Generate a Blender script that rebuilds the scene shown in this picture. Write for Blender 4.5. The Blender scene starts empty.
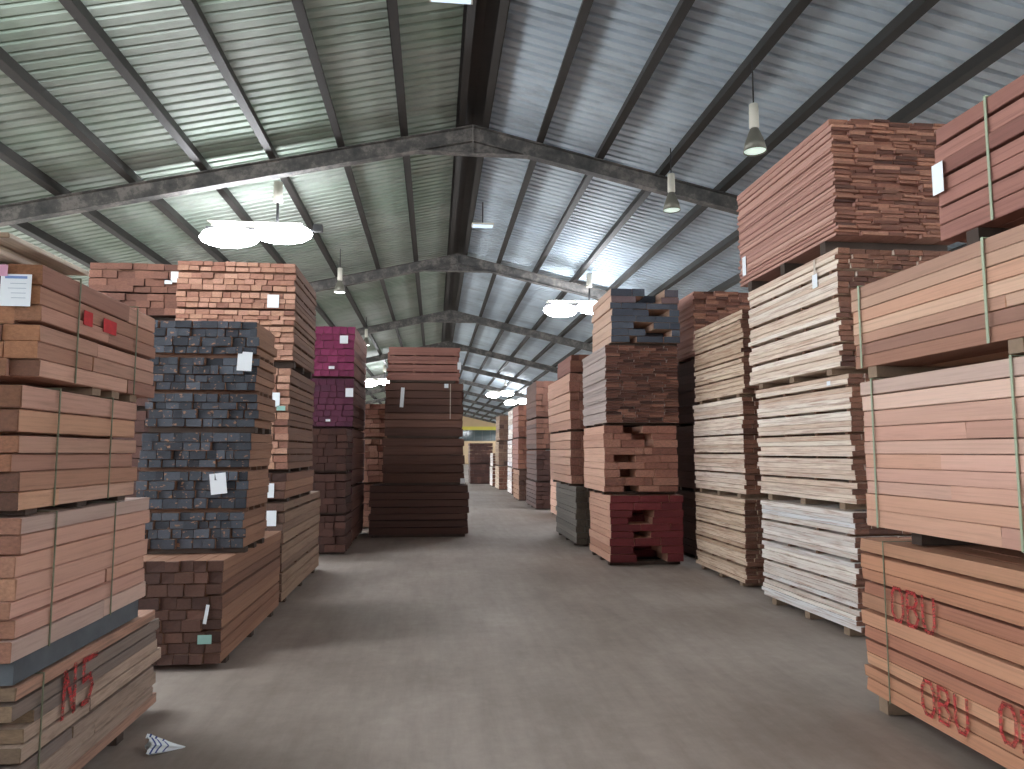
import bpy, math, random
from mathutils import Vector, Matrix
random.seed(7)
S = bpy.context.scene
COL = S.collection

# ------------------------------------------------------------------ camera
FPX = 720.0
pitch = math.atan(67.5 / FPX)
yaw = math.atan(78 * math.cos(pitch) / FPX)
cd = bpy.data.cameras.new('camera')
cam = bpy.data.objects.new('camera', cd); COL.objects.link(cam)
cd.sensor_fit = 'HORIZONTAL'; cd.sensor_width = 36.0
cd.lens = FPX / 1024 * 36.0
cd.clip_start = 0.05; cd.clip_end = 400
cam.location = (0, 0, 1.6)
cam.rotation_euler = (math.pi / 2 + pitch, 0, -yaw)
S.camera = cam

# ------------------------------------------------------------------ world, exposure
w = bpy.data.worlds.new('overcast_sky'); S.world = w; w.use_nodes = True
wb = w.node_tree.nodes['Background']
wb.inputs[0].default_value = (0.90, 0.95, 1.0, 1); wb.inputs[1].default_value = 6.0
vs = S.view_settings
vs.view_transform = 'Standard'; vs.look = 'None'; vs.gamma = 1.0
vs.use_curve_mapping = False; vs.exposure = 0.8
LAMP_E = 40.0            # strength of the lit lobes that carry the lamps' smeared glare

# ------------------------------------------------------------------ materials
def lin(c):
    return tuple((v / 12.92 if v <= .04045 else ((v + .055) / 1.055) ** 2.4) for v in [x / 255 for x in c])

class NT:
    def __init__(self, name):
        self.m = bpy.data.materials.new(name); self.m.use_nodes = True
        self.t = self.m.node_tree; self.t.nodes.clear()
        self.out = self.n('ShaderNodeOutputMaterial')
        self.b = self.n('ShaderNodeBsdfPrincipled')
        self.l(self.b.outputs[0], self.out.inputs[0])
    def n(self, kind, **kw):
        x = self.t.nodes.new(kind)
        for k, v in kw.items(): setattr(x, k, v)
        return x
    def l(self, a, b): self.t.links.new(a, b)
    def ramp(self, fac, cols, interp='LINEAR'):
        r = self.n('ShaderNodeValToRGB'); e = r.color_ramp.elements; r.color_ramp.interpolation = interp
        n = len(cols)
        while len(e) < n: e.new(.5)
        for i, c in enumerate(cols):
            p, cc = c if isinstance(c[1], tuple) else ((i / (n - 1) if n > 1 else 0), c)
            e[i].position = p; e[i].color = (*cc, 1)
        self.l(fac, r.inputs[0]); return r.outputs[0]
    def math(self, op, a, b=None, clamp=False):
        m = self.n('ShaderNodeMath', operation=op, use_clamp=clamp)
        for i, v in enumerate((a, b)):
            if v is None: continue
            if isinstance(v, (int, float)): m.inputs[i].default_value = v
            else: self.l(v, m.inputs[i])
        return m.outputs[0]
    def mix(self, fac, a, b, mode='MIX'):
        m = self.n('ShaderNodeMix', data_type='RGBA', blend_type=mode)
        if isinstance(fac, (int, float)): m.inputs[0].default_value = fac
        else: self.l(fac, m.inputs[0])
        for i, v in ((6, a), (7, b)):
            if isinstance(v, tuple): m.inputs[i].default_value = (*v[:3], 1)
            else: self.l(v, m.inputs[i])
        return m.outputs[2]
    def noise(self, vec, scale, detail=3, rough=.6):
        x = self.n('ShaderNodeTexNoise'); x.inputs['Scale'].default_value = scale
        x.inputs['Detail'].default_value = detail; x.inputs['Roughness'].default_value = rough
        if vec is not None: self.l(vec, x.inputs['Vector'])
        return x.outputs[0]
    def mapping(self, vec, scale=(1, 1, 1), loc=None):
        x = self.n('ShaderNodeMapping'); x.inputs['Scale'].default_value = scale
        self.l(vec, x.inputs['Vector'])
        if loc is not None: self.l(loc, x.inputs['Location'])
        return x.outputs[0]

def plain(name, col, rough=.7, metal=0.0, var=0.0, scale=6.0):
    t = NT(name); c = lin(col)
    if var:
        tc = t.n('ShaderNodeTexCoord')
        n = t.noise(tc.outputs['Object'], scale, 5, .65)
        f = t.ramp(n, [(.3, (1 - var,) * 3), (.7, (1 + var * .6,) * 3)])
        t.l(t.mix(1.0, c, f, 'MULTIPLY'), t.b.inputs['Base Color'])
    else:
        t.b.inputs['Base Color'].default_value = (*c, 1)
    t.b.inputs['Roughness'].default_value = rough; t.b.inputs['Metallic'].default_value = metal
    return t.m

def desat(c, k=.2):
    g = .3 * c[0] + .59 * c[1] + .11 * c[2]
    return tuple(v + (g - v) * k for v in c)
def wood(name, side, end, stain=None, stain_amt=.5, grain=.35, end_var=.35, wear=None, gs=(1.6, 7, 4), painted=False):
    """sawn timber: side and end palettes picked per board, long grain on the sides, saw marks on the ends"""
    t = NT(name)
    oi = t.n('ShaderNodeObjectInfo'); tc = t.n('ShaderNodeTexCoord')
    rnd = oi.outputs['Random']
    off = t.n('ShaderNodeCombineXYZ')
    for i, k in enumerate((37.0, 91.0, 53.0)): t.l(t.math('MULTIPLY', rnd, k), off.inputs[i])
    v1 = t.mapping(tc.outputs['Object'], gs, off.outputs[0])
    g = t.noise(v1, 1.6, 6, .65)
    gcol = t.ramp(g, [(.28, (1 - grain,) * 3), (.5, (1, 1, 1)), (.75, (1 + grain * .35,) * 3)])
    sc = t.ramp(rnd, [lin(desat(c)) for c in side])
    sc = t.mix(1.0, sc, gcol, 'MULTIPLY')
    if stain:
        v2 = t.mapping(tc.outputs['Object'], (2.2, 1.2, 1.2), off.outputs[0])
        s = t.noise(v2, 2.2, 4, .6)
        f = t.ramp(s, [(.48, (0, 0, 0)), (.66, (stain_amt,) * 3)])
        sc = t.mix(f, sc, lin(stain))
    r2 = t.math('FRACT', t.math('MULTIPLY', rnd, 17.37))
    ec = t.ramp(r2, [lin(desat(c, 0 if painted else .1)) for c in end])
    v3 = t.mapping(tc.outputs['Object'], (1, 3, 3), off.outputs[0])
    en = t.noise(v3, 2.0, 5, .7)
    ec = t.mix(1.0, ec, t.ramp(en, [(.3, (1 - end_var,) * 3), (.72, (1 + end_var * .4,) * 3)]), 'MULTIPLY')
    if wear:   # chipped paint at the ends showing the wood
        v4 = t.mapping(tc.outputs['Object'], (1, 1.1, 1.1), off.outputs[0])
        wn = t.noise(v4, 2.4, 3, .5)
        ec = t.mix(t.ramp(wn, [(.63, (0, 0, 0)), (.66, (1, 1, 1))]), ec, lin(wear))
    sx = t.n('ShaderNodeSeparateXYZ'); t.l(tc.outputs['Normal'], sx.inputs[0])
    isend = t.math('GREATER_THAN', t.math('ABSOLUTE', sx.outputs[0]), .8)
    t.l(t.mix(isend, sc, ec), t.b.inputs['Base Color'])
    t.b.inputs['Roughness'].default_value = .82
    bp = t.n('ShaderNodeBump'); bp.inputs['Strength'].default_value = .25; bp.inputs['Distance'].default_value = .01
    t.l(g, bp.inputs['Height']); t.l(bp.outputs[0], t.b.inputs['Normal'])
    return t.m

W = {}
W['salmon'] = wood('salmon_timber', [(156, 104, 86), (214, 160, 134), (186, 128, 106), (224, 178, 150), (168, 114, 92), (214, 158, 120), (200, 146, 124), (202, 174, 156)],
                   [(120, 76, 52), (176, 118, 80), (96, 62, 48), (160, 104, 74)], grain=.25)
W['rose'] = wood('rose_timber', [(204, 144, 122), (228, 176, 154), (184, 126, 106), (232, 188, 164), (188, 158, 144), (214, 156, 126), (212, 160, 142)],
                 [(150, 100, 80), (186, 134, 104)], grain=.16)
W['tan'] = wood('tan_timber', [(196, 140, 110), (222, 172, 138), (160, 106, 84), (228, 184, 150), (136, 86, 70), (208, 148, 112)],
                [(160, 110, 80), (196, 140, 100)], grain=.22)
W['orange'] = wood('orange_timber', [(176, 110, 78), (206, 140, 100), (144, 88, 64), (216, 156, 114), (184, 114, 84), (160, 100, 74)],
                   [(130, 84, 58), (160, 104, 70)], grain=.3)
W['redbrown'] = wood('redbrown_timber', [(150, 92, 80), (172, 112, 96), (138, 84, 72), (182, 124, 108)],
                     [(150, 92, 72), (110, 62, 50), (170, 110, 86), (92, 54, 44)], grain=.3)
W['rust'] = wood('rust_timber', [(182, 126, 110), (200, 146, 128), (172, 116, 102), (210, 160, 142)],
                 [(164, 106, 82), (112, 66, 52), (188, 128, 100), (84, 50, 40), (142, 88, 68), (200, 142, 114)], grain=.25, end_var=.5)
W['pale'] = wood('pale_timber', [(222, 196, 172), (238, 220, 200), (230, 206, 186), (212, 180, 154), (242, 228, 212), (216, 194, 176)],
                 [(122, 78, 60), (150, 98, 74), (96, 58, 46)], stain=(160, 114, 92), stain_amt=.6, grain=.25)
W['palegrey'] = wood('palegrey_timber', [(230, 218, 206), (240, 230, 222), (216, 202, 190), (222, 222, 224), (208, 188, 170)],
                     [(122, 80, 62), (140, 92, 72), (90, 56, 46)], stain=(160, 116, 92), stain_amt=.6, grain=.22)
W['paletan'] = wood('paletan_timber', [(206, 174, 144), (224, 198, 170), (190, 156, 126), (216, 186, 158)],
                    [(112, 72, 56), (136, 90, 70), (90, 56, 46)], stain=(140, 98, 76), stain_amt=.7, grain=.28)
W['brown'] = wood('brown_timber', [(146, 98, 72), (168, 118, 88), (130, 86, 64)],
                  [(84, 54, 44), (104, 70, 57), (70, 44, 37), (118, 80, 66)], grain=.3)
W['chestnut'] = wood('chestnut_timber', [(98, 62, 50), (116, 76, 62), (86, 54, 44), (128, 86, 70)],
                     [(110, 70, 56), (140, 92, 74)], grain=.3)
W['brickend'] = wood('brick_end_timber', [(120, 80, 60), (140, 98, 74), (108, 72, 56)],
                     [(186, 134, 112), (204, 154, 128), (160, 106, 86), (196, 146, 118), (140, 92, 76)], grain=.3)
W['drab'] = wood('drab_timber', [(150, 118, 92), (168, 134, 106), (132, 100, 80)],
                 [(112, 82, 66), (136, 102, 82), (90, 64, 54)], stain=(110, 82, 66), grain=.3)
W['black'] = wood('black_end_timber', [(150, 104, 76), (168, 118, 88), (132, 90, 66)],
                  [(54, 59, 68), (74, 80, 90), (48, 52, 61), (88, 94, 105), (62, 67, 77)], grain=.3, end_var=.3, wear=(160, 122, 96))
W['magenta'] = wood('magenta_end_timber', [(130, 84, 70), (150, 100, 84), (112, 72, 62)],
                    [(126, 44, 82), (140, 52, 92), (112, 38, 72)], grain=.3, end_var=.2, painted=True)
W['purple'] = wood('purple_end_timber', [(110, 70, 60), (124, 82, 70), (96, 60, 54)],
                   [(84, 34, 58), (94, 40, 64), (74, 30, 52)], grain=.3, end_var=.2, painted=True)
W['maroon'] = wood('maroon_end_timber', [(200, 140, 112), (214, 158, 130), (186, 126, 100)],
                   [(118, 46, 50), (130, 54, 58), (104, 40, 44)], grain=.25, end_var=.25, painted=True)
W['slate'] = wood('slate_end_timber', [(200, 156, 130), (212, 172, 146), (186, 142, 118)],
                  [(72, 78, 90), (84, 90, 102), (64, 68, 80), (76, 82, 94), (68, 74, 86), (80, 86, 98), (190, 116, 86)], grain=.25, end_var=.25)
W['greyside'] = wood('grey_rose_timber', [(176, 156, 148), (190, 168, 160), (164, 142, 134)],
                     [(132, 84, 68), (96, 58, 48), (160, 108, 88), (72, 44, 38), (118, 74, 60)], grain=.25, end_var=.5)
W['pinkside'] = wood('pink_timber', [(216, 158, 130), (228, 174, 146), (202, 144, 118)],
                     [(178, 118, 98), (148, 94, 78), (194, 136, 114), (124, 76, 64)], grain=.22, end_var=.45)
W['olive'] = wood('weathered_timber', [(116, 106, 96), (128, 118, 108), (104, 94, 86)],
                  [(88, 78, 66), (104, 92, 78), (72, 62, 54)], grain=.3)
W['dark'] = wood('dark_timber', [(86, 54, 46), (100, 66, 56), (76, 48, 42)],
                 [(92, 58, 50), (76, 48, 42), (108, 70, 60)], grain=.3)
W['driftgrey'] = wood('drift_timber', [(158, 134, 118), (190, 160, 136), (120, 106, 98), (204, 170, 142), (188, 136, 110), (142, 124, 112)],
                      [(120, 98, 78), (146, 118, 90), (96, 78, 64)], stain=(116, 98, 88), stain_amt=.6, grain=.35)
W['bleached'] = wood('bleached_timber', [(206, 188, 164), (220, 204, 184), (180, 158, 136)],
                     [(200, 178, 150), (170, 140, 112)], grain=.3)

M = {}
M['bearer'] = plain('bearer_wood', (140, 118, 98), .85, var=.3)
M['bearer_grey'] = plain('bearer_grey_paint', (86, 92, 98), .7, var=.25)
M['bearer_dark'] = plain('bearer_dark_wood', (74, 60, 52), .85, var=.3)
M['sticker'] = plain('sticker_wood', (120, 88, 70), .85, var=.3)
M['strap'] = plain('green_strap', (112, 116, 92), .6)
M['strap_mint'] = plain('mint_strap', (156, 170, 144), .6)
M['cord'] = plain('white_cord', (196, 184, 170), .7)
M['paper'] = plain('white_paper', (236, 242, 246), .8)
M['paper_pink'] = plain('pink_paper', (226, 170, 196), .8)
M['paper_green'] = plain('green_paper', (150, 190, 180), .8)
M['red_paint'] = plain('red_paint', (184, 58, 60), .8, var=.25, scale=20)
def worn_paint():
    t = NT('worn_red_paint'); g_ = t.n('ShaderNodeNewGeometry')
    t.b.inputs['Base Color'].default_value = (*lin((186, 60, 60)), 1); t.b.inputs['Roughness'].default_value = .85
    n = t.noise(t.mapping(g_.outputs['Position'], (1, 14, 60)), 1.0, 4, .7)
    t.l(t.ramp(n, [(.36, (.12, .12, .12)), (.6, (.85, .85, .85))]), t.b.inputs['Alpha']); return t.m
M['red_paint'] = worn_paint()
M['red_patch'] = plain('red_patch', (190, 50, 54), .8, var=.25, scale=20)
M['print'] = plain('grey_print', (170, 182, 196), .8)
M['print_blue'] = plain('blue_print', (120, 150, 205), .8)
M['purlin'] = plain('purlin_steel', (48, 45, 43), .6, .2, var=.25, scale=1.5)
M['housing'] = plain('lamp_housing', (214, 210, 198), .5)
M['bell'] = plain('bell_reflector', (120, 118, 108), .4, .3)
M['steel'] = plain('dark_steel', (60, 60, 62), .5, .4)
M['wall_beige'] = plain('beige_wall', (214, 186, 150), .85, var=.1, scale=.6)
M['yellow'] = plain('yellow_beam', (226, 214, 96), .6)
M['frame'] = plain('window_frame', (70, 74, 76), .6)
M['foliage'] = plain('foliage', (74, 104, 62), .9, var=.5, scale=2.5)
M['cladding'] = plain('wall_cladding', (150, 152, 150), .7, var=.15, scale=.8)
M['litter_blue'] = plain('litter_blue', (70, 84, 150), .6)
def glass():
    t = NT('window_glass'); t.b.inputs['Base Color'].default_value = (.05, .07, .07, 1)
    t.b.inputs['Roughness'].default_value = .08; return t.m
M['glass'] = glass()
def emis(name, col, e):
    t = NT(name); t.b.inputs['Base Color'].default_value = (*lin(col), 1)
    t.b.inputs['Emission Color'].default_value = (*lin(col), 1); t.b.inputs['Emission Strength'].default_value = e
    return t.m
M['lit'] = emis('lit_glare_lobe', (246, 250, 255), LAMP_E)
M['lit_small'] = emis('lit_bulb', (250, 255, 250), 6.0)
M['panel'] = emis('flat_panel_diffuser', (196, 216, 236), .55)
M['lens_glow'] = emis('unlit_lens_glow', (214, 232, 220), .5)  # glow stands in for light caught by the glass of unlit lamps

def roof_mat(name, base, tint, dirt):
    t = NT(name); oi = t.n('ShaderNodeObjectInfo'); g = t.n('ShaderNodeNewGeometry')
    p = g.outputs['Position']
    n1 = t.noise(t.mapping(p, (.35, .5, .35)), 1.0, 4, .6)
    c = t.mix(t.ramp(n1, [(.4, (0, 0, 0)), (.62, (1, 1, 1))]), lin(base), lin(tint))
    n2 = t.noise(t.mapping(p, (.9, 2.4, .9)), 1.0, 5, .7)
    c = t.mix(t.ramp(n2, [(.5, (0, 0, 0)), (.78, (.6, .6, .6))]), c, lin(dirt))
    v = t.ramp(oi.outputs['Random'], [(.92, .92, .92), (1.05, 1.05, 1.05)])
    t.l(t.mix(1.0, c, v, 'MULTIPLY'), t.b.inputs['Base Color'])
    t.b.inputs['Roughness'].default_value = .6; t.b.inputs['Metallic'].default_value = .15
    return t.m
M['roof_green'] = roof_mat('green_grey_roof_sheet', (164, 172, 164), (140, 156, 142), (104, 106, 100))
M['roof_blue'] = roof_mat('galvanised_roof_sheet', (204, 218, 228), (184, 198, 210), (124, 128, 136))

def rafter_mat():
    t = NT('worn_rafter_steel'); g = t.n('ShaderNodeNewGeometry'); p = g.outputs['Position']
    n = t.noise(p, 3.0, 6, .75)
    c = t.ramp(n, [(.34, lin((58, 58, 59))), (.5, lin((86, 84, 82))), (.62, lin((126, 120, 116))), (.75, lin((80, 76, 73)))])
    t.l(c, t.b.inputs['Base Color']); t.b.inputs['Roughness'].default_value = .65
    return t.m
M['rafter'] = rafter_mat()

def floor_mat():
    t = NT('worn_concrete'); g = t.n('ShaderNodeNewGeometry'); p = g.outputs['Position']
    n = t.noise(t.mapping(p, (.55, .4, 1)), 1.0, 7, .62)
    c = t.ramp(n, [(.3, lin((134, 122, 113))), (.5, lin((154, 142, 133))), (.7, lin((172, 161, 152)))])
    n2 = t.noise(t.mapping(p, (7, .8, 1)), 1.0, 5, .7)           # wheel scuffs along the aisle
    c = t.mix(1.0, c, t.ramp(n2, [(.3, (.86, .85, .84)), (.6, (1.03, 1.03, 1.03))]), 'MULTIPLY')
    n3 = t.noise(p, 9.0, 5, .7)
    c = t.mix(1.0, c, t.ramp(n3, [(.3, (.9, .9, .9)), (.65, (1.04, 1.04, 1.04))]), 'MULTIPLY')
    t.l(c, t.b.inputs['Base Color'])
    t.b.inputs['Roughness'].default_value = .62
    bp = t.n('ShaderNodeBump'); bp.inputs['Strength'].default_value = .12; bp.inputs['Distance'].default_value = .02
    t.l(n3, bp.inputs['Height']); t.l(bp.outputs[0], t.b.inputs['Normal'])
    return t.m
M['floor'] = floor_mat()
M['ground'] = plain('outdoor_ground', (200, 196, 188), .9, var=.2, scale=.3)

# ------------------------------------------------------------------ mesh helpers
class MB:
    def __init__(self): self.v = []; self.f = []
    def box(self, x0, x1, y0, y1, z0, z1):
        b = len(self.v)
        self.v += [(x0, y0, z0), (x1, y0, z0), (x1, y1, z0), (x0, y1, z0), (x0, y0, z1), (x1, y0, z1), (x1, y1, z1), (x0, y1, z1)]
        self.f += [tuple(b + i for i in q) for q in ((3, 2, 1, 0), (4, 5, 6, 7), (0, 1, 5, 4), (1, 2, 6, 5), (2, 3, 7, 6), (3, 0, 4, 7))]
        return self
    def prism(self, poly, ax, a, c):
        """polygon extruded along axis ax ('x','y','z') from a to c"""
        b = len(self.v); n = len(poly)
        for s in (a, c):
            for (p, q) in poly:
                self.v.append({'x': (s, p, q), 'y': (p, s, q), 'z': (p, q, s)}[ax])
        self.f.append(tuple(b + i for i in reversed(range(n)))); self.f.append(tuple(b + n + i for i in range(n)))
        for i in range(n):
            j = (i + 1) % n; self.f.append((b + i, b + j, b + n + j, b + n + i))
        return self
    def lathe(self, prof, n=20, cx=0, cy=0):
        b = len(self.v)
        for (r, z) in prof:
            for k in range(n):
                a = 2 * math.pi * k / n; self.v.append((cx + r * math.cos(a), cy + r * math.sin(a), z))
        for i in range(len(prof) - 1):
            for k in range(n):
                j = (k + 1) % n; self.f.append((b + i * n + k, b + i * n + j, b + (i + 1) * n + j, b + (i + 1) * n + k))
        return self
    def mesh(self, name, mat, smooth=False):
        m = bpy.data.meshes.new(name); m.from_pydata(self.v, [], self.f); m.update()
        if mat: m.materials.append(mat)
        if smooth:
            m.polygons.foreach_set('use_smooth', [True] * len(m.polygons))
        return m
    def build(self, name, mat, parent=None, smooth=False):
        o = bpy.data.objects.new(name, self.mesh(name, mat, smooth)); COL.objects.link(o)
        o.parent = parent; return o

def empty(name, loc=(0, 0, 0), rz=0.0):
    o = bpy.data.objects.new(name, None); COL.objects.link(o)
    o.location = loc; o.rotation_euler = (0, 0, rz); o.empty_display_size = .2; return o
def tag(o, label, cat, group=None):
    o['label'] = label; o['category'] = cat
    if group: o['group'] = group
    return o
def struct(o, label=None):
    o['kind'] = 'structure'
    if label: o['label'] = label
    return o

# ------------------------------------------------------------------ the setting
HX0, HX1 = -9.4, 10.6        # side walls
HY0, HY1 = -8.0, 96.0
RX, RZ, SL = .61, 7.16, .228 # ridge line (top of rafters) and roof slope
def roof_z(x): return RZ - SL * abs(x - RX)
fm = MB().box(HX0 - 1, HX1 + 1, HY0 - 2, HY1 + .5, -.2, 0).build('floor', M['floor']); struct(fm, 'worn grey brown concrete warehouse floor')
gd = MB().box(-70, 70, -60, 160, -.42, -.22).build('ground', M['ground']); struct(gd, 'open ground outside the warehouse')

ceil = struct(empty('ceiling', (0, 0, 0)), 'corrugated metal roof on steel portal frames')
# corrugated sheets: ribs run down the slope, one sheet covers 1 m of the hall's length
half = 10.3; LS = half * math.sqrt(1 + SL * SL)
def sheet_mesh(mat):
    b = MB(); prof = []
    pitch_ = .2; n = 5
    for k in range(n):
        y = k * pitch_
        prof += [(y, 0), (y + .12, 0), (y + .135, .04), (y + .18, .04), (y + .195, 0)]
    prof += [(n * pitch_ + .045, 0.004)]
    for (y, z) in prof:
        b.v += [(0, y, z), (LS, y, z)]
    for i in range(len(prof) - 1):
        b.f.append((2 * i, 2 * i + 1, 2 * i + 3, 2 * i + 2))
    m = b.mesh('roof_sheet', mat); return m
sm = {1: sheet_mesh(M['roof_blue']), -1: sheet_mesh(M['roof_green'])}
PUR = .18
ang = math.atan(SL)
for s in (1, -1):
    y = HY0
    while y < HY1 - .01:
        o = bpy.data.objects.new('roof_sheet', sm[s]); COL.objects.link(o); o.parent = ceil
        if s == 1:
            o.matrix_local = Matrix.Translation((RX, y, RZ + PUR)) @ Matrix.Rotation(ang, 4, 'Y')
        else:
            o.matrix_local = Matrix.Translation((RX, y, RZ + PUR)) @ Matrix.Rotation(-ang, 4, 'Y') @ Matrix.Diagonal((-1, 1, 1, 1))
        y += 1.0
rc = MB().prism([(RX - .3, RZ + PUR - SL * .3 + .05), (RX, RZ + PUR + .06), (RX + .3, RZ + PUR - SL * .3 + .05), (RX + .3, RZ + PUR - SL * .3 + .06), (RX, RZ + PUR + .08), (RX - .3, RZ + PUR - SL * .3 + .06)], 'y', HY0, HY1).build('ridge_cap', M['purlin'], ceil)
MB().prism([(RX - .2, RZ + .12), (RX, RZ + .15), (RX + .2, RZ + .12), (RX + .2, RZ + .125), (RX, RZ + .155), (RX - .2, RZ + .125)], 'y', HY0, HY1).build('ridge_lining', M['purlin'], ceil)
# purlins (C section lying on the rafters)
def purlin(d, s):
    x = RX + s * d; z = roof_z(x)
    b = MB()
    hw = .055
    b.box(-hw, hw, HY0, HY1, 0, .006); b.box(-hw * s - .003, -hw * s + .003, HY0, HY1, .006, PUR - .01)
    b.box(-hw, hw, HY0, HY1, PUR - .016, PUR - .01)
    o = b.build('purlin', M['purlin'], ceil); o.location = (x, 0, z); o.rotation_euler = (0, s * ang, 0)
for s in (1, -1):
    for d in (.2, 1.15, 2.2, 3.3, 4.38, 5.47, 6.58, 7.7, 8.85, 9.8): purlin(d, s)
# portal frames every 8.05 m
FY = [11.9 + 8.05 * k for k in range(-2, 11)]
FY = [y for y in FY if HY0 < y < HY1]
def rafter_half(s, dep=.28):
    b = MB(); x1 = 10.0; c = SL
    def zz(d): return -c * d
    # web, top flange, bottom flange as prisms along y
    P = lambda t0, t1: [(0, -t0), (s * x1, zz(x1) - t0), (s * x1, zz(x1) - t1), (0, -t1)]
    b.prism(P(.014, dep - .014), 'y', -.006, .006)
    b.prism(P(0, .014), 'y', -.085, .085)
    b.prism(P(dep - .014, dep), 'y', -.085, .085)
    return b
def apex_haunch():
    b = MB()
    pts = [(-.92, -.28 - SL * .92 + .0), (0, -.275), (.92, -.28 - SL * .92)]
    b.prism([(-.9, -.485), (0, -.28), (.9, -.485)], 'y', -.006, .006)
    b.prism([(-.92, -.495), (.92, -.495), (.92, -.482), (-.92, -.482)], 'y', -.085, .085)
    return b
rm = {s: rafter_half(s).mesh('rafter', M['rafter']) for s in (1, -1)}
hm = apex_haunch().mesh('apex_haunch', M['rafter'])
pm = MB().box(-.012, .012, -.085, .085, -.47, -.02).mesh('splice_plate', M['rafter'])
cm = MB().box(-.15, -.136, -.1, .1, 0, 4.62).box(.136, .15, -.1, .1, 0, 4.62).box(-.136, .136, -.006, .006, 0, 4.62).mesh('column', M['rafter'])
for y in FY:
    a = None
    for s in (1, -1):
        r = bpy.data.objects.new('rafter', rm[s]); COL.objects.link(r); r.parent = ceil; r.location = (RX, y, RZ)
        a = a or r
    for nm, me in (('apex_haunch', hm), ('splice_plate', pm)):
        h = bpy.data.objects.new(nm, me); COL.objects.link(h); h.parent = a
    for s in (1, -1):
        c = bpy.data.objects.new('column', cm); COL.objects.link(c); c.parent = ceil; c.location = (RX + s * 9.75, y, 0)
# side walls: cladding above long open bays; gable wall at the far end
for nm, x, zo0, zo1 in (('wall_left', HX0, 1.9, 4.7), ('wall_right', HX1, 3.3, 4.7)):   # block dado, long open louvre band, cladding to the eaves
    struct(MB().box(x - .06, x + .06, HY0, HY1, 0, zo0).box(x - .06, x + .06, HY0, HY1, zo1, roof_z(x) + .1).build(nm, M['cladding']), 'plain long side wall with an open band under the eaves')
struct(MB().prism([(HX0, 0), (HX1, 0), (HX1, roof_z(HX1) + .12), (RX, RZ + .12), (HX0, roof_z(HX0) + .12)], 'y', HY0 - .15, HY0).build('wall_front', M['cladding']), 'plain gable wall behind the camera')
g = MB(); WX0, WX1, WZ0, WZ1 = 1.0, 9.6, 3.05, 4.5
e0, e1 = roof_z(HX0) + .12, roof_z(HX1) + .12
g.prism([(HX0, 0), (HX1, 0), (HX1, WZ0), (HX0, WZ0)], 'y', HY1, HY1 + .2)
g.prism([(HX0, WZ0), (WX0, WZ0), (WX0, WZ1), (HX0, WZ1)], 'y', HY1, HY1 + .2)
g.prism([(WX1, WZ0), (HX1, WZ0), (HX1, WZ1), (WX1, WZ1)], 'y', HY1, HY1 + .2)
g.prism([(HX0, WZ1), (HX1, WZ1), (HX1, e1), (RX, RZ + .12), (HX0, e0)], 'y', HY1, HY1 + .2)
struct(g.build('wall_back', M['wall_beige']), 'beige gable wall at the far end of the hall')
wn = struct(empty('window_1', (0, HY1, 0)), 'long dark window band high in the far gable wall')
fr = MB().box(WX0, WX1, .02, .12, WZ0, WZ0 + .06).box(WX0, WX1, .02, .12, WZ1 - .06, WZ1)
for k in range(9):
    x = WX0 + (WX1 - WX0) * k / 8; fr.box(x - .04, x + .04, .02, .12, WZ0 + .06, WZ1 - .06)
fr.build('window_frame', M['frame'], wn)
for k in range(8):
    x0 = WX0 + (WX1 - WX0) * k / 8 + .04; x1 = WX0 + (WX1 - WX0) * (k + 1) / 8 - .04
    MB().box(x0, x1, .06, .075, WZ0 + .06, WZ1 - .06).build('pane', M['glass'], wn)
struct(MB().box(1.0, 9.6, HY1 - .25, HY1 - .02, 4.52, 4.95).build('trim_1', M['yellow']), 'bright yellow beam above the far window band')

# ------------------------------------------------------------------ lamps
def ellipsoid(rx, ry, rz, n=16, m=8, c=(0, 0, 0)):
    b = MB(); prof = [(max(1e-4, math.cos(t)), math.sin(t)) for t in [-math.pi / 2 + math.pi * i / m for i in range(m + 1)]]
    b.lathe(prof, n); b.v = [(c[0] + x * rx, c[1] + y * ry, c[2] + z * rz) for x, y, z in b.v]; return b
def lit_lamp(x, y, z, label, lobe=.46, group='lit pendant lamps'):
    t = tag(empty('pendant_lamp', (x, y, z)), label, 'lamp', group)
    zr = roof_z(x + .35) + .02 - z
    MB().lathe([(.001, zr), (.012, zr), (.012, .98), (.001, .98)], 8, .35, 0).build('drop_rod', M['steel'], t)
    MB().lathe([(.001, .99), (.075, .98), (.08, .62), (.05, .6), (.001, .6)], 16, .35, 0).build('ballast_housing', M['housing'], t, True)
    MB().box(-.85, .85, -.05, .05, .08, .13).box(.33, .37, -.02, .02, .13, .61).build('carrier_bar', M['steel'], t)
    MB().box(.98, 1.14, -.06, .06, .10, .22).box(.85, .98, -.02, .02, .10, .13).build('junction_box', M['steel'], t)
    MB().box(-.80, .80, -.16, .16, .195, .207).build('uplight_shield', M['bell'], t)  # plate added over the lobes to hold lamp light off the roof
    for k, (cx_, cz_) in enumerate(((-.45, -.05), (.45, .05))):
        ellipsoid(lobe, .2, .19, c=(cx_, 0, cz_)).build('glare_or_diffuser', M['lit'], t, True)  # lobes are modelled on the lamp's smeared glare, not its real fitting
    return t
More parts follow.
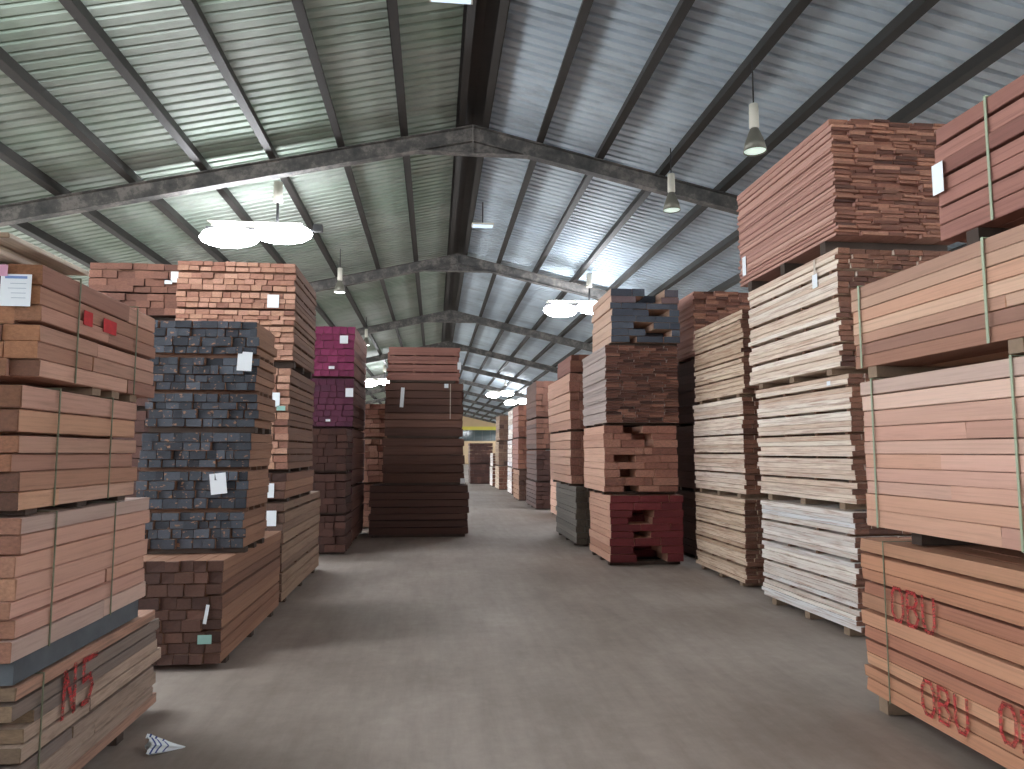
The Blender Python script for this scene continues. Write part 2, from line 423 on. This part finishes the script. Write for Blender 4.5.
def bell_lamp(x, y, z, label, mat, group='bell pendant lamps'):
    t = tag(empty('bell_lamp', (x, y, z)), label, 'lamp', group)
    zr = roof_z(x) - .006 - z
    MB().lathe([(.001, zr), (.01, zr), (.01, .6), (.001, .6)], 8).build('drop_rod', M['steel'], t)
    MB().lathe([(.001, .61), (.055, .6), (.06, .31), (.04, .29), (.001, .29)], 16).build('ballast_housing', M['housing'], t, True)
    MB().lathe([(.05, .29), (.07, .24), (.115, .12), (.14, 0), (.135, 0), (.108, .12), (.062, .23), (.001, .235)], 20).build('reflector', M['bell'], t, True)
    MB().lathe([(.001, .03), (.06, .035), (.128, .02), (.128, .012), (.06, 0.0), (.001, -.005)], 20).build('lens', mat, t, True)
    return t
lit_lamp(-3.15, 12.8, 5.40, 'glaring lit pendant lamp above the tall brick-brown stack on the left', .52)
lit_lamp(3.80, 18.9, 5.45, 'lit pendant lamp shining left of the slate-ended bundle on the right')
lit_lamp(-3.15, 40.5, 5.45, 'lit pendant lamp seen between the magenta bundle and the middle stack')
lit_lamp(4.3, 47.2, 5.40, 'nearer of the two lit lamps over the far end of the right row')
lit_lamp(6.0, 52.4, 5.25, 'farther of the two lit lamps over the far end of the right row')
lit_lamp(-3.15, 5.25, 5.5, 'lit pendant lamp over the near left stacks, above the picture')
lit_lamp(3.85, -1.0, 5.5, 'lit pendant lamp over the near right stacks, above the picture')
bell_lamp(3.86, 8.12, 5.25, 'pale bell-shaped pendant lamp hanging beside the topmost red-brown bundle', M['lens_glow'])
bell_lamp(3.72, 10.8, 5.42, 'small bell lamp with greenish glass below the blue-grey roof', M['lens_glow'])
bell_lamp(-2.3, 17.4, 5.42, 'small bell lamp over the left row, right of the glaring lamp', M['lit_small'])
bell_lamp(-2.47, 26.1, 5.42, 'small lit bell lamp beside the magenta-ended bundle', M['lit_small'])
def panel_lamp(x, y, z, label):
    t = tag(empty('flat_panel_lamp', (x, y, z)), label, 'lamp', 'flat panel lamps')
    MB().box(-.24, .24, -.12, .12, .012, .05).build('lamp_body', M['housing'], t)
    MB().box(-.22, .22, -.1, .1, 0, .012).build('glare_or_diffuser', M['panel'], t)
    zr = roof_z(x) + .05 - z
    MB().box(-.012, .012, -.012, .012, .05, zr).build('bracket', M['steel'], t)
panel_lamp(1.02, 15.5, 6.56, 'small flat white panel lamp under the ridge between two roof frames')
panel_lamp(.14, 7.55, 6.6, 'flat pale blue panel lamp under the ridge at the top edge')

# ------------------------------------------------------------------ lumber bundles
def chamfer_box(dims, b, warp=0.0):
    """unit box (-.5..+.5) whose edges are chamfered by b metres for a board of size dims"""
    d = [b / x for x in dims]; V = []; idx = {}
    for sx in (-1, 1):
        for sy in (-1, 1):
            for sz in (-1, 1):
                for ax in range(3):
                    s = (sx, sy, sz); p = [s[i] * (.5 if i == ax else .5 - d[i]) for i in range(3)]
                    idx[(s, ax)] = len(V); V.append(p)
    F = []
    for ax in range(3):
        o = [i for i in range(3) if i != ax]
        for s in (-1, 1):
            q = []
            for a, c in ((-1, -1), (1, -1), (1, 1), (-1, 1)):
                k = [0, 0, 0]; k[ax] = s; k[o[0]] = a; k[o[1]] = c; q.append(idx[(tuple(k), ax)])
            if (s > 0) == (ax == 1): q.reverse()
            F.append(tuple(q))
    for ax in range(3):        # edges along ax
        o = [i for i in range(3) if i != ax]
        for a in (-1, 1):
            for c in (-1, 1):
                k0 = [0, 0, 0]; k1 = [0, 0, 0]
                k0[ax] = -1; k1[ax] = 1
                for k in (k0, k1): k[o[0]] = a; k[o[1]] = c
                q = [idx[(tuple(k0), o[0])], idx[(tuple(k1), o[0])], idx[(tuple(k1), o[1])], idx[(tuple(k0), o[1])]]
                if (a * c > 0) == (ax == 1): pass
                else: q.reverse()
                F.append(tuple(q))
    for sx in (-1, 1):
        for sy in (-1, 1):
            for sz in (-1, 1):
                s = (sx, sy, sz); q = [idx[(s, 0)], idx[(s, 1)], idx[(s, 2)]]
                if sx * sy * sz < 0: q.reverse()
                F.append(tuple(q))
    if warp:
        for p in V:
            for i in range(3): p[i] += random.uniform(-1, 1) * warp * (.3 if i == 0 else 1)
    return [tuple(p) for p in V], F
def board_meshes(mat, dims, near):
    out = []
    for k in range(3 if near else 2):
        m = bpy.data.meshes.new('board')
        if near:
            v, f = chamfer_box(dims, .004, .012)
        else:
            b = MB().box(-.5, .5, -.5, .5, -.5, .5)
            v = [tuple(c + random.uniform(-1, 1) * (.004 if i == 0 else .03) for i, c in enumerate(p)) for p in b.v]; f = b.f
        m.from_pydata(v, [], f); m.update(); m.materials.append(mat); out.append(m)
    return out

GROUP = 'strapped lumber bundles in the aisle stacks'
class Bundle:
    """boards run along world Y (axis 'Y') or X; x0..x1, y0..y1, z0..z1 is the box of boards in the hall"""
    def __init__(s, label, x0, x1, y0, y1, z0, z1, mat, nl, bw, axis='Y', turn=0.0, je=.012, js=.006, every=0, gap=.025,
                 joint=0.0, recess=0.0, bear=0.0, bmat='bearer', near=False, wvar=.25, nb=3, void=0.0, lean=0.0, name='lumber_bundle', bl=None, longb=False, inset=.012, lvar=.16):
        s.Lg, s.Wd = ((y1 - y0), (x1 - x0)) if axis == 'Y' else ((x1 - x0), (y1 - y0))
        s.axis = axis
        s.root = tag(empty(name, ((x0 + x1) / 2, (y0 + y1) / 2, z0 - bear), (math.pi / 2 if axis == 'Y' else 0) + math.radians(turn)), label, 'lumber bundle', GROUP)
        s.side = 1 if (x0 + x1) / 2 > 0 else -1       # aisle face: left stacks -> local -y, right stacks -> local +y
        s.b = bear; s.H = z1 - z0
        L, Wd, H = s.Lg, s.Wd, s.H
        ng = (nl - 1) // every if every else 0
        lw = [random.uniform(1 - lvar, 1 + lvar) for _ in range(nl)]; lk = (H - ng * gap) / sum(lw)
        lh = (H - ng * gap) / nl
        meshes = board_meshes(W[mat], (L, bw, lh), near)
        z = bear
        sm_ = None; count = 0
        for i in range(nl):
            if every and i and i % every == 0:
                if gap > .015:
                    for k in range(nb + 1):
                        xx = -L / 2 + .08 + (L - .16) * k / nb + random.uniform(-.04, .04)
                        if sm_ is None: sm_ = MB().box(-.02, .02, -Wd / 2 + .004, Wd / 2 - .004, 0, gap).mesh('sticker', M['sticker'])
                        o = bpy.data.objects.new('sticker', sm_); COL.objects.link(o); o.parent = s.root; o.location = (xx, 0, z)
                z += gap
            lh = lw[i] * lk
            n = max(2, round(Wd / bw * random.uniform(.92, 1.08)))
            ws = [random.uniform(1 - wvar, 1 + wvar) for _ in range(n)]
            tot = sum(ws); ws = [q * Wd / tot for q in ws]
            y = -Wd / 2; lsh = random.uniform(-1, 1) * js + lean * (i / max(1, nl - 1) - .5)
            for j, q in enumerate(ws):
                edge = j in (0, n - 1)
                if void and not edge and random.random() < void: y += q; continue
                segs = [(-L / 2, L / 2)]
                if joint and random.random() < joint:
                    c = random.uniform(-.22, .22) * L; segs = [(-L / 2, c), (c + .003, L / 2)]
                for (a, c) in segs:
                    a2 = a + random.uniform(-1, 1) * je if a == -L / 2 else a
                    c2 = c + random.uniform(-1, 1) * je if c == L / 2 else c
                    if recess and j not in (0, n - 1) and random.random() < recess and a == -L / 2: a2 += random.uniform(.3, .6)
                    hh = lh * random.uniform(.93, .985); yy = y + q / 2 + lsh
                    wj = q - random.uniform(.002, .006)
                    dz = gap - .001 if (every and i and i % every == 0 and gap <= .015 and not edge) else 0.0
                    if edge: yy += random.uniform(-1, 1) * js
                    o = bpy.data.objects.new('board', meshes[count % len(meshes)]); COL.objects.link(o)
                    o.parent = s.root; o.location = ((a2 + c2) / 2, yy, z + (hh - dz) / 2); o.scale = (c2 - a2, wj, hh + dz)
                    count += 1
                y += q
            z += lh
        s.count = count
        if bear and longb:
            for k in (-1, 0, 1):
                MB().box(-L / 2 + .04, L / 2 - .06, k * (Wd / 2 - .06) - .05, k * (Wd / 2 - .06) + .05, 0, bear - .001).build('bearer', M[bmat], s.root)  # real beam in the left stack; added gap filler in the middle stack
        elif bear:
            bm_ = MB().box(-.045, .045, -Wd / 2 + inset, Wd / 2 - inset, 0, bear - .001).mesh('bearer', M[bmat])
            for k in (bl or (.12, .5, .88)):
                o = bpy.data.objects.new('bearer', bm_); COL.objects.link(o); o.parent = s.root; o.location = (-L / 2 + L * k, 0, 0)
    # world -> local helpers work on fractions: u along length from the near end, v height above the bundle's own base
    def strap(s, u, mat='strap', wd=.009):
        x = -s.Lg / 2 + u; t = .004; a = s.Wd / 2 + .009; z0 = s.b - .002 ; z1 = s.b + s.H + .003
        b = MB().box(x - wd / 2, x + wd / 2, -a - t, -a, z0, z1).box(x - wd / 2, x + wd / 2, a, a + t, z0, z1)
        b.box(x - wd / 2, x + wd / 2, -a - t, a + t, z1, z1 + t)
        b.build('strap', M[mat], s.root); return s
    def end_tag(s, x, z, w_, h_, mat='paper', tilt=0.0, off=.016, prints=False):
        """tag on the face towards the camera; x = metres from the aisle edge of that face, z above the boards' base"""
        if s.axis == 'Y':
            yc = -s.side * -1 * 0
            yl = (s.Wd / 2 - x) * s.side
            o = MB().box(-.001, .001, -w_ / 2, w_ / 2, -h_ / 2, h_ / 2).build('paper_tag', M[mat], s.root)
            o.location = (-s.Lg / 2 - off, yl, s.b + z); o.rotation_euler = (tilt, 0, 0)
            if prints:
                MB().box(-.0018, -.0012, -w_ * .36, w_ * .36, h_ * .36, h_ * .44).build('print_line', M['print_blue'], o)
                for k in range(4):
                    MB().box(-.0018, -.0012, -w_ * .34, w_ * random.uniform(.1, .34), h_ * (.2 - .15 * k), h_ * (.216 - .15 * k)).build('print_line', M['print'], o)
        else:
            o = MB().box(-w_ / 2, w_ / 2, -.001, .001, -h_ / 2, h_ / 2).build('paper_tag', M[mat], s.root)
            o.location = (x, -s.Wd / 2 - off, s.b + z); o.rotation_euler = (0, tilt, 0)
        return s
    def aisle_tag(s, u, z, w_, h_, mat='paper', off=.014, tilt=0.0):
        o = MB().box(-w_ / 2, w_ / 2, -.001, .001, -h_ / 2, h_ / 2).build('paper_tag', M[mat], s.root)
        o.location = (-s.Lg / 2 + u, s.side * (s.Wd / 2 + off), s.b + z); o.rotation_euler = (0, tilt, 0); return s
    def strokes(s, polys, u0, z0, wd=.022, mat='red_paint', name='paint_mark'):
        """brushed lettering on the aisle face; poly points in metres, u away from the camera"""
        for P in polys:
            b = MB(); yy = s.side * (s.Wd / 2 + .012); d = .0012
            pts = [Vector((u0 + p, z0 + q)) for p, q in P]
            for A, B in zip(pts, pts[1:]):
                t = (B - A).normalized(); nn = Vector((-t.y, t.x)) * wd / 2; e = t * wd * .35
                q = [A - e + nn, B + e + nn, B + e - nn, A - e - nn]
                b.prism([(-s.Lg / 2 + v.x, s.b + v.y) for v in q], 'y', yy - d, yy + d)
            b.build(name, M[mat], s.root)
        return s

# ---- left, nearest stack: thick salmon beams
b = Bundle('weathered grey-brown lumber bundle with red N5 lettering, lowest of the nearest left stack', -2.78, -1.70, 3.33, 4.80, .05, .632,
           'driftgrey', 9, .2, je=.09, js=.007, every=4, gap=.012, joint=.3, bear=.05, bmat='bearer_dark', near=True, bl=(.3, .7))
b.strap(.13, 'strap')
b.strokes([[(0, 0), (.015, .20)], [(.015, .20), (.11, 0)], [(.11, 0), (.105, .21)], [(.32, .2), (.19, .205), (.195, .11), (.26, .12), (.29, .06), (.25, .0), (.19, .0)]], .31, .33, .026)
b = Bundle('salmon beam bundle on a grey bearer directly above the N5-lettered bundle at the left', -2.78, -1.70, 3.22, 4.58, .745, 1.33,
           'rose', 7, .16, je=.02, js=.008, joint=.5, bear=.1, bmat='bearer_grey', near=True, longb=True)
b.strap(.27).strap(.88)
b = Bundle('salmon beam bundle with dark split line, second from top of the nearest left stack', -2.78, -1.70, 3.18, 4.36, 1.36, 1.88,
           'salmon', 6, .16, je=.02, js=.010, joint=.45, every=4, gap=.012, bear=.025, bmat='bearer_dark', near=True)
b.strap(.28).strap(.82)
b = Bundle('beam bundle with two red paint patches and white sheet, top of the nearest left stack', -2.78, -1.70, 3.28, 4.57, 1.925, 2.42,
           'salmon', 6, .15, je=.012, js=.008, joint=.55, every=3, gap=.014, bear=.038, near=True, bl=(.45, .62, .8))
b.strap(.31).strap(.98)
b.end_tag(.1, .37, .125, .14, prints=True).end_tag(.17, .455, .07, .05, 'paper_pink', off=.02)
for (u0, u1) in ((.36, .45), (.57, .72)):
    o = MB().box(-b.Lg / 2 + u0, -b.Lg / 2 + u1, -b.Wd / 2 - .0105, -b.Wd / 2 - .009, b.b + .29, b.b + .36).build('paint_patch', M['red_patch'], b.root)
b = Bundle('loose pale thin boards lying on top of the nearest left stack', -2.6, -1.82, 3.1, 3.85, 2.432, 2.54, 'bleached', 5, .14, je=.1, js=.05, void=.25, near=True, turn=-2, name='loose_board_pile')
b.end_tag(.16, .07, .08, .12, off=.16)

# ---- left, second stack: brown base bundle and black-ended blocks
b = Bundle('brown lumber bundle with two small tags on the floor under the black-ended blocks', -2.5, -1.55, 5.66, 7.70, .05, .80,
           'brown', 9, .125, je=.012, js=.004, every=3, gap=.014, bear=.05, bmat='bearer_dark', near=True)
b.end_tag(.105, .36, .025, .14, tilt=.15).end_tag(.11, .18, .1, .065, 'paper_green')
b = Bundle('lower bundle of black-ended blocks with white sheet, on the brown floor bundle', -2.33, -1.48, 6.0, 6.75, .84, 1.755,
           'black', 12, .098, je=.024, wvar=.4, js=.010, every=4, gap=.03, bear=.04, bmat='bearer_dark', near=True, lean=-.04)
b.end_tag(.22, .51, .125, .165, tilt=-.12, off=.02)
b = Bundle('upper bundle of black-ended blocks with white sheet by its right edge', -2.28, -1.43, 6.0, 6.65, 1.80, 2.66,
           'black', 12, .098, je=.024, wvar=.4, js=.012, every=4, gap=.03, bear=.045, bmat='bearer_dark', near=True)
b.end_tag(.10, .53, .115, .155, off=.02, tilt=.05)

# ---- left, third stack (tall, behind the black-ended blocks)
b = Bundle('pale brown lumber bundle on the floor behind the brown base bundle', -2.7, -1.56, 7.85, 10.3, .05, 1.07, 'drab', 10, .14, je=.015, every=3, gap=.02, bear=.05, bmat='bearer_dark', near=True)
b.end_tag(.12, .86, .1, .16)
b = Bundle('thin brown lumber layer between pale floor bundle and taller bundle, third left stack', -2.7, -1.54, 7.82, 9.6, 1.11, 1.38, 'brown', 3, .14, je=.012, bear=.04, bmat='bearer_dark', near=True)
b.end_tag(.16, .09, .09, .15)
b = Bundle('brown lumber bundle with white tag beside the black-ended blocks, second from top', -2.7, -1.53, 7.82, 9.4, 1.42, 2.49, 'brickend', 14, .13, je=.012, every=2, gap=.016, bear=.04, bmat='bearer_dark', near=True)
b.end_tag(.16, .73, .13, .15).end_tag(.08, .64, .09, .05, 'paper_green')
b = Bundle('tall brick-like lumber bundle with white tag under the glaring lamp, top of its stack', -2.72, -1.5, 7.80, 9.2, 2.57, 3.62, 'brickend', 17, .12, je=.014, every=3, gap=.02, bear=.07, bmat='bearer_dark', near=True)
b.end_tag(.22, .63, .12, .14)
# stack to its left, only its top shows
for k, (z0, z1, lab, mt, nl) in enumerate(((.05, 1.0, 'floor bundle hidden behind the near left stacks', 'dark', 8), (1.05, 2.05, 'second bundle hidden behind the near left stacks', 'dark', 8),
                                           (2.1, 3.05, 'dark brown bundle just above the near salmon stack, below the tagged one', 'dark', 9),
                                           (3.1, 3.68, 'dark brown bundle with white tag at the far left, left of the tall brick-like bundle', 'chestnut', 7))):
    b = Bundle(lab, -3.78, -2.80, 8.2, 9.6, z0, z1, mt, nl, .17, je=.02, every=3, gap=.016, bear=.048, bmat='bearer_dark')
    if k == 3: b.end_tag(.06, .43, .11, .12).end_tag(.14, .37, .08, .04, 'paper')

# ---- left, short brown stack with the magenta-ended stack behind it
for (z0, z1, nl, lab) in ((.05, .61, 5, 'brown bundle on the floor in front of the magenta-ended stack'), (.66, 1.26, 5, 'middle brown bundle in front of the magenta-ended stack'),
                          (1.31, 1.97, 6, 'top brown bundle of the short stack in front of the purple-ended bundle')):
    Bundle(lab, -2.3, -1.37, 11.64, 12.45, z0, z1, 'dark', nl, .16, je=.025, js=.012, every=2, gap=.012, bear=.034, bmat='bearer_dark')
for (z0, z1, mt, nl, lab) in ((.05, 1.0, 'purple', 7, 'dark purple floor bundle behind the short brown stack'), (1.04, 2.0, 'purple', 7, 'dark purple bundle with grey tag just above the short brown stack'),
                              (2.04, 2.86, 'purple', 8, 'dark purple-ended bundle directly under the magenta-ended one'), (2.90, 3.77, 'magenta', 7, 'bright magenta-ended lumber bundle topping the left stack')):
    b = Bundle(lab, -2.4, -1.39, 12.6, 14.8, z0, z1, mt, nl, .15, je=.003, js=.006, every=2, gap=.010, bear=.034, bmat='bearer_dark')
    if mt == 'magenta': b.end_tag(.18, .64, .14, .14).end_tag(.38, .15, .1, .05)
    elif z0 > 2: b.end_tag(.07, .58, .13, .15).end_tag(.42, .1, .08, .04)
    elif z0 > 1: b.end_tag(.10, .80, .11, .14, 'print')

# pale stack seen between the magenta stack and the middle stack
for (z0, z1, lab) in ((.05, .92, 'pale-ended floor bundle behind the left edge of the middle stack'), (.97, 1.87, 'pale-ended bundle halfway up between the purple and middle stacks'),
                      (1.92, 2.62, 'pale pink bundle on top between the purple and middle stacks')):
    Bundle(lab, -1.8, -.93, 15.5, 17.2, z0, z1, 'brickend', 7, .2, je=.04, every=2, gap=.02, bear=.045)

# ---- middle stack, boards lie across the aisle; long bars added to darken its gaps
b = Bundle('dark wide-board bundle on the floor, lowest of the middle stack', -1.19, .66, 13.9, 14.9, .05, .97, 'dark', 7, .2, axis='X', je=.02, every=1, gap=.008, bear=.05, bmat='bearer_dark', longb=True)
b = Bundle('dark brown wide-board bundle with white tag at its right, second in the middle stack', -.96, .56, 13.92, 14.9, 1.02, 1.86, 'chestnut', 5, .2, axis='X', je=.03, every=1, gap=.010, bear=.045, bmat='bearer_dark', longb=True)
b.end_tag(.75, .03, .09, .1, off=.03)
b = Bundle('brown wide-board bundle with hanging white tag and cord, third in the middle stack', -.93, .54, 13.9, 14.9, 1.91, 2.93, 'chestnut', 7, .2, axis='X', je=.025, every=1, gap=.008, bear=.045, bmat='bearer_dark', lean=0, longb=True)
b.end_tag(-.42, .73, .07, .38, tilt=.06).end_tag(.42, .96, .08, .08)
MB().box(.49, .505, -b.Wd / 2 - .014, -b.Wd / 2 - .010, b.b + .32, b.b + 1.0).build('cord', M['cord'], b.root)
b = Bundle('lighter brown bundle with open gaps topping the middle stack', -.9, .46, 13.92, 14.85, 2.98, 3.62, 'redbrown', 8, .2, axis='X', je=.03, every=2, gap=.022, bear=.045, bmat='bearer_dark', longb=True)
b.end_tag(.69, .28, .07, .14, off=.02)

# ---- right, nearest stack
b = Bundle('orange-brown beam bundle with red painted letters on the floor at the near right', 2.72, 3.85, 1.9, 4.45, .10, 1.05, 'orange', 11, .19, je=.02, js=.007, every=2, gap=.0145, bear=.09, near=True, joint=.12, turn=-1.2, bl=(.12, .5, .94))
b.strap(2.29, 'strap')
def OBU(u, z, k=1.0):
    # the wall is seen from the aisle on its left side: u falls from left to right in view
    O = [(0, .05), (-.03, 0), (-.09, 0), (-.12, .05), (-.12, .17), (-.09, .22), (-.03, .22), (0, .17), (0, .05)]
    B = [[(-.17, 0), (-.17, .22), (-.25, .22), (-.27, .17), (-.24, .12), (-.17, .115)], [(-.24, .115), (-.28, .06), (-.25, 0), (-.17, 0)]]
    U = [(-.33, .22), (-.33, .05), (-.36, 0), (-.41, 0), (-.44, .05), (-.44, .22)]
    return [[(p * k, q * k) for p, q in P] for P in (O, B[0], B[1], U)]
b.strokes(OBU(0, 0, .85), 2.22, .51, .02); b.strokes(OBU(0, 0, .8), 1.98, .06, .02); b.strokes(OBU(0, 0, .8), 1.40, .13, .02)
b = Bundle('rosy salmon beam bundle with mint straps, directly above the red-lettered bundle at the right', 2.72, 3.85, 1.9, 4.33, 1.14, 2.05, 'rose', 10, .19, je=.012, js=.004, bear=.085, bmat='bearer_dark', near=True, joint=.6, inset=.12)
b.strap(2.31, 'strap_mint', .014).strap(1.21, 'strap_mint', .014)
b = Bundle('tan beam bundle with two mint straps, under the deep red one at the right', 2.72, 3.85, 1.9, 4.40, 2.135, 2.66, 'tan', 7, .17, je=.012, js=.008, bear=.07, near=True, joint=.5, bl=(.2, .48, .93))
b.strap(2.40, 'strap_mint', .016).strap(1.34, 'strap_mint', .016)
b = Bundle('deep red beam bundle with dangling white tag, top of the near right stack', 2.92, 3.85, 1.9, 3.80, 2.82, 3.49, 'redbrown', 7, .16, je=.02, js=.008, every=2, gap=.012, bear=.15, bmat='bearer_dark', near=True)
b.strap(1.5, 'strap_mint', .016).aisle_tag(1.86, .36, .09, .18, off=.03)

# ---- right, second stack (pale boards, red-brown bundle on top)
b = Bundle('whitish grey board bundle on the floor in the second right stack', 3.58, 4.66, 5.95, 7.62, .07, 1.08, 'palegrey', 20, .135, je=.02, js=.010, every=4, gap=.022, bear=.065, near=True, turn=2)
b = Bundle('cream board bundle above the whitish floor bundle, second right stack', 3.61, 4.68, 5.95, 7.72, 1.15, 2.29, 'pale', 22, .135, je=.02, js=.012, every=4, gap=.022, bear=.06, near=True, turn=1)
b.aisle_tag(.31, 1.08, .06, .04)
b = Bundle('pale board bundle with dark sticker gaps directly under the red-brown bundle', 3.56, 4.80, 5.95, 7.78, 2.35, 3.42, 'pale', 20, .135, je=.02, js=.012, every=4, gap=.026, bear=.055, near=True)
b.aisle_tag(.36, .85, .09, .13).aisle_tag(.36, .98, .03, .14, 'cord')
b = Bundle('red-brown thin-board bundle topping the second right stack beside the bell lamp', 3.56, 4.80, 5.95, 8.0, 3.54, 4.63, 'rust', 35, .2, je=.03, js=.008, every=5, gap=.01, bear=.11, bmat='bearer_dark', near=True, nb=3)
b.aisle_tag(1.88, .2, .09, .22)

# ---- right, third stack
Bundle('tan-cream board bundle on the floor in the third right stack', 3.67, 4.7, 8.29, 9.92, .06, 1.04, 'paletan', 20, .15, je=.02, js=.010, every=4, gap=.02, bear=.055, near=True)
Bundle('cream board bundle in the middle of the third right stack', 3.68, 4.7, 8.29, 9.95, 1.10, 2.26, 'pale', 20, .15, je=.02, js=.010, every=4, gap=.022, bear=.05, near=True)
Bundle('tan board bundle topping the third right stack', 3.70, 4.7, 8.29, 9.92, 2.31, 3.33, 'paletan', 18, .15, je=.02, js=.010, every=4, gap=.022, bear=.045, near=True)
for (z0, z1, lab, nl) in ((.05, 1.0, 'floor bundle hidden behind the third right stack', 8), (1.05, 2.0, 'second bundle hidden behind the third right stack', 8),
                          (2.05, 3.0, 'third bundle hidden behind the third right stack', 8), (3.05, 4.04, 'dark red rough-ended bundle peeking over the third right stack', 24)):
    Bundle(lab, 3.9, 4.8, 10.4, 12.0, z0, z1, 'rust' if nl > 10 else 'dark', nl, .18, je=.04, js=.01, bear=.045, bmat='bearer_dark')

# ---- right, fourth stack
Bundle('maroon-ended bundle with dark slots on the floor in the fourth right stack', 2.47, 3.53, 10.05, 11.4, .06, .99, 'maroon', 9, .34, je=.006, js=.008, bear=.055, bmat='bearer_dark', recess=.5, near=True, wvar=.5)
Bundle('pink bundle of rough board ends with dark holes, above the maroon-ended bundle', 2.40, 3.47, 10.05, 11.45, 1.04, 1.98, 'pinkside', 9, .26, je=.02, js=.008, bear=.045, bmat='bearer_dark', recess=.4, near=True, wvar=.6)
Bundle('thin-board bundle with grey side under the slate-ended bundle', 2.43, 3.50, 10.05, 11.65, 2.02, 3.13, 'greyside', 28, .2, je=.03, js=.006, bear=.035, bmat='bearer_dark', every=4, gap=.008)
Bundle('slate-ended bundle with one orange block, topping the fourth right stack', 2.52, 3.54, 10.05, 11.3, 3.18, 3.97, 'slate', 8, .26, je=.01, js=.01, bear=.045, bmat='bearer_dark', recess=.5, near=True, wvar=.6)

# ---- right, fifth stack
Bundle('weathered grey-olive bundle on the floor in the fifth right stack', 2.41, 3.3, 12.2, 14.2, .05, 1.01, 'olive', 10, .18, je=.02, bear=.045, bmat='bearer_dark')
Bundle('salmon-sided bundle above the grey-olive floor bundle', 2.33, 3.25, 12.2, 14.4, 1.06, 1.96, 'pinkside', 6, .18, je=.015, bear=.045, bmat='bearer_dark', every=1, gap=.008)
Bundle('salmon-sided bundle near the top of the fifth right stack', 2.32, 3.25, 12.2, 14.6, 2.0, 2.96, 'pinkside', 6, .18, je=.015, bear=.035, bmat='bearer_dark', every=1, gap=.008)
Bundle('short brown bundle topping the fifth right stack beside the slate-ended one', 2.36, 3.2, 12.3, 13.7, 3.0, 3.3, 'redbrown', 3, .18, je=.02, bear=.035, bmat='bearer_dark')

# ---- right row further back
def row(x0, wd, y0, y1, levels, mats, nl, labels, bw=.2):
    for (z0, z1), mt, lab in zip(levels, mats, labels):
        Bundle(lab, x0 + random.uniform(-.02, .02), x0 + wd, y0, y1, z0, z1, mt, nl, bw, je=.02, js=.006, bear=.04, bmat='bearer_dark', every=1, gap=.008)
row(3.06, .9, 17.0, 18.9, ((.04, .9), (.95, 1.85)), ('pinkside', 'pinkside'), 5, ('pink floor bundle just beyond the salmon-sided stack', 'pink bundle second from the floor just beyond the salmon-sided stack'))
row(2.83, .9, 20.0, 22.2, ((.04, .76), (.81, 1.65), (1.70, 2.54), (2.59, 3.6)), ('dark', 'dark', 'chestnut', 'chestnut'), 6,
    ('dark brown floor bundle of the tall stack beyond the salmon-sided one', 'second bundle of the tall dark stack beyond the salmon-sided one', 'third bundle of the tall dark stack beyond the salmon-sided one', 'top bundle of the tall dark stack beyond the salmon-sided one'))
row(2.77, .9, 23.7, 25.4, ((.04, 1.0), (1.05, 2.05), (2.1, 3.15)), ('brown', 'redbrown', 'redbrown'), 6,
    ('brown floor bundle behind the tall dark stack', 'reddish middle bundle behind the tall dark stack', 'reddish top bundle behind the tall dark stack'))
row(2.92, .9, 27.0, 28.6, ((.04, 1.0), (1.05, 2.05), (2.1, 3.2)), ('palegrey', 'palegrey', 'palegrey'), 6,
    ('whitish floor bundle far along the right row', 'whitish middle bundle far along the right row', 'whitish top bundle far along the right row'))
row(2.74, .9, 30.6, 32.4, ((.04, 1.0), (1.05, 2.05), (2.1, 3.15)), ('paletan', 'drab', 'drab'), 6,
    ('tan floor bundle near the end of the right row', 'drab middle bundle near the end of the right row', 'drab top bundle near the end of the right row'))
row(2.70, .9, 33.4, 35.0, ((.04, .9), (.95, 1.55)), ('palegrey', 'palegrey'), 5, ('whitish floor bundle at the end of the right row', 'whitish upper bundle at the end of the right row'))
row(1.80, 1.15, 36.4, 38.2, ((.04, 1.0), (1.05, 2.05)), ('dark', 'dark'), 6, ('dark red floor bundle under the far window', 'dark red upper bundle under the far window'))

# ------------------------------------------------------------------ small things on the floor
t = tag(empty('crumpled_wrapper', (-1.43, 4.2, 0), .4), 'crumpled white and blue paper wrapper on the floor beside the N5 bundle', 'litter')
def cone_ring(b_, rings, n=16, seed=5, grow=0.0):
    rnd = random.Random(seed); jit = [(1.0 if k % 2 else .72) * rnd.uniform(.88, 1.1) for k in range(n)]
    i0 = len(b_.v)
    for (x, r) in rings:
        for k in range(n):
            a = 2 * math.pi * k / n; q = (r + grow) * jit[k]
            b_.v.append((x + .015 * math.sin(3 * a), q * math.cos(a), max(.002 + grow, .045 + .85 * q * math.sin(a) - .25 * (x + .06))))
    for i in range(len(rings) - 1):
        for k in range(n):
            j = (k + 1) % n; b_.f.append((i0 + i * n + k, i0 + i * n + j, i0 + (i + 1) * n + j, i0 + (i + 1) * n + k))
    return b_
cone = [(-.07, .062), (-.05, .06), (-.02, .048), (.02, .036), (.06, .018), (.10, .004)]
cone_ring(MB(), cone).build('paper_body', M['paper'], t)
for (xa, ra, xb, rb) in ((-.055, .0605, -.046, .0585), (-.028, .0512, -.019, .0478), (.008, .039, .016, .037)):
    cone_ring(MB(), [(xa, ra), (xb, rb)], grow=.0015).build('blue_stripe', M['litter_blue'], t)
def block(name, x, y, sx, sy, sz, lab, rz=0):
    o = MB().box(-sx / 2, sx / 2, -sy / 2, sy / 2, 0, sz).build(name, M['bearer']); o.location = (x, y, 0); o.rotation_euler = (0, 0, rz)
    return tag(o, lab, 'wood block')
o = block('offcut_board', 3.28, 3.45, .5, .12, .05, 'pale offcut lying on top of the deep red beam bundle', .2); o.location.z = 3.4985
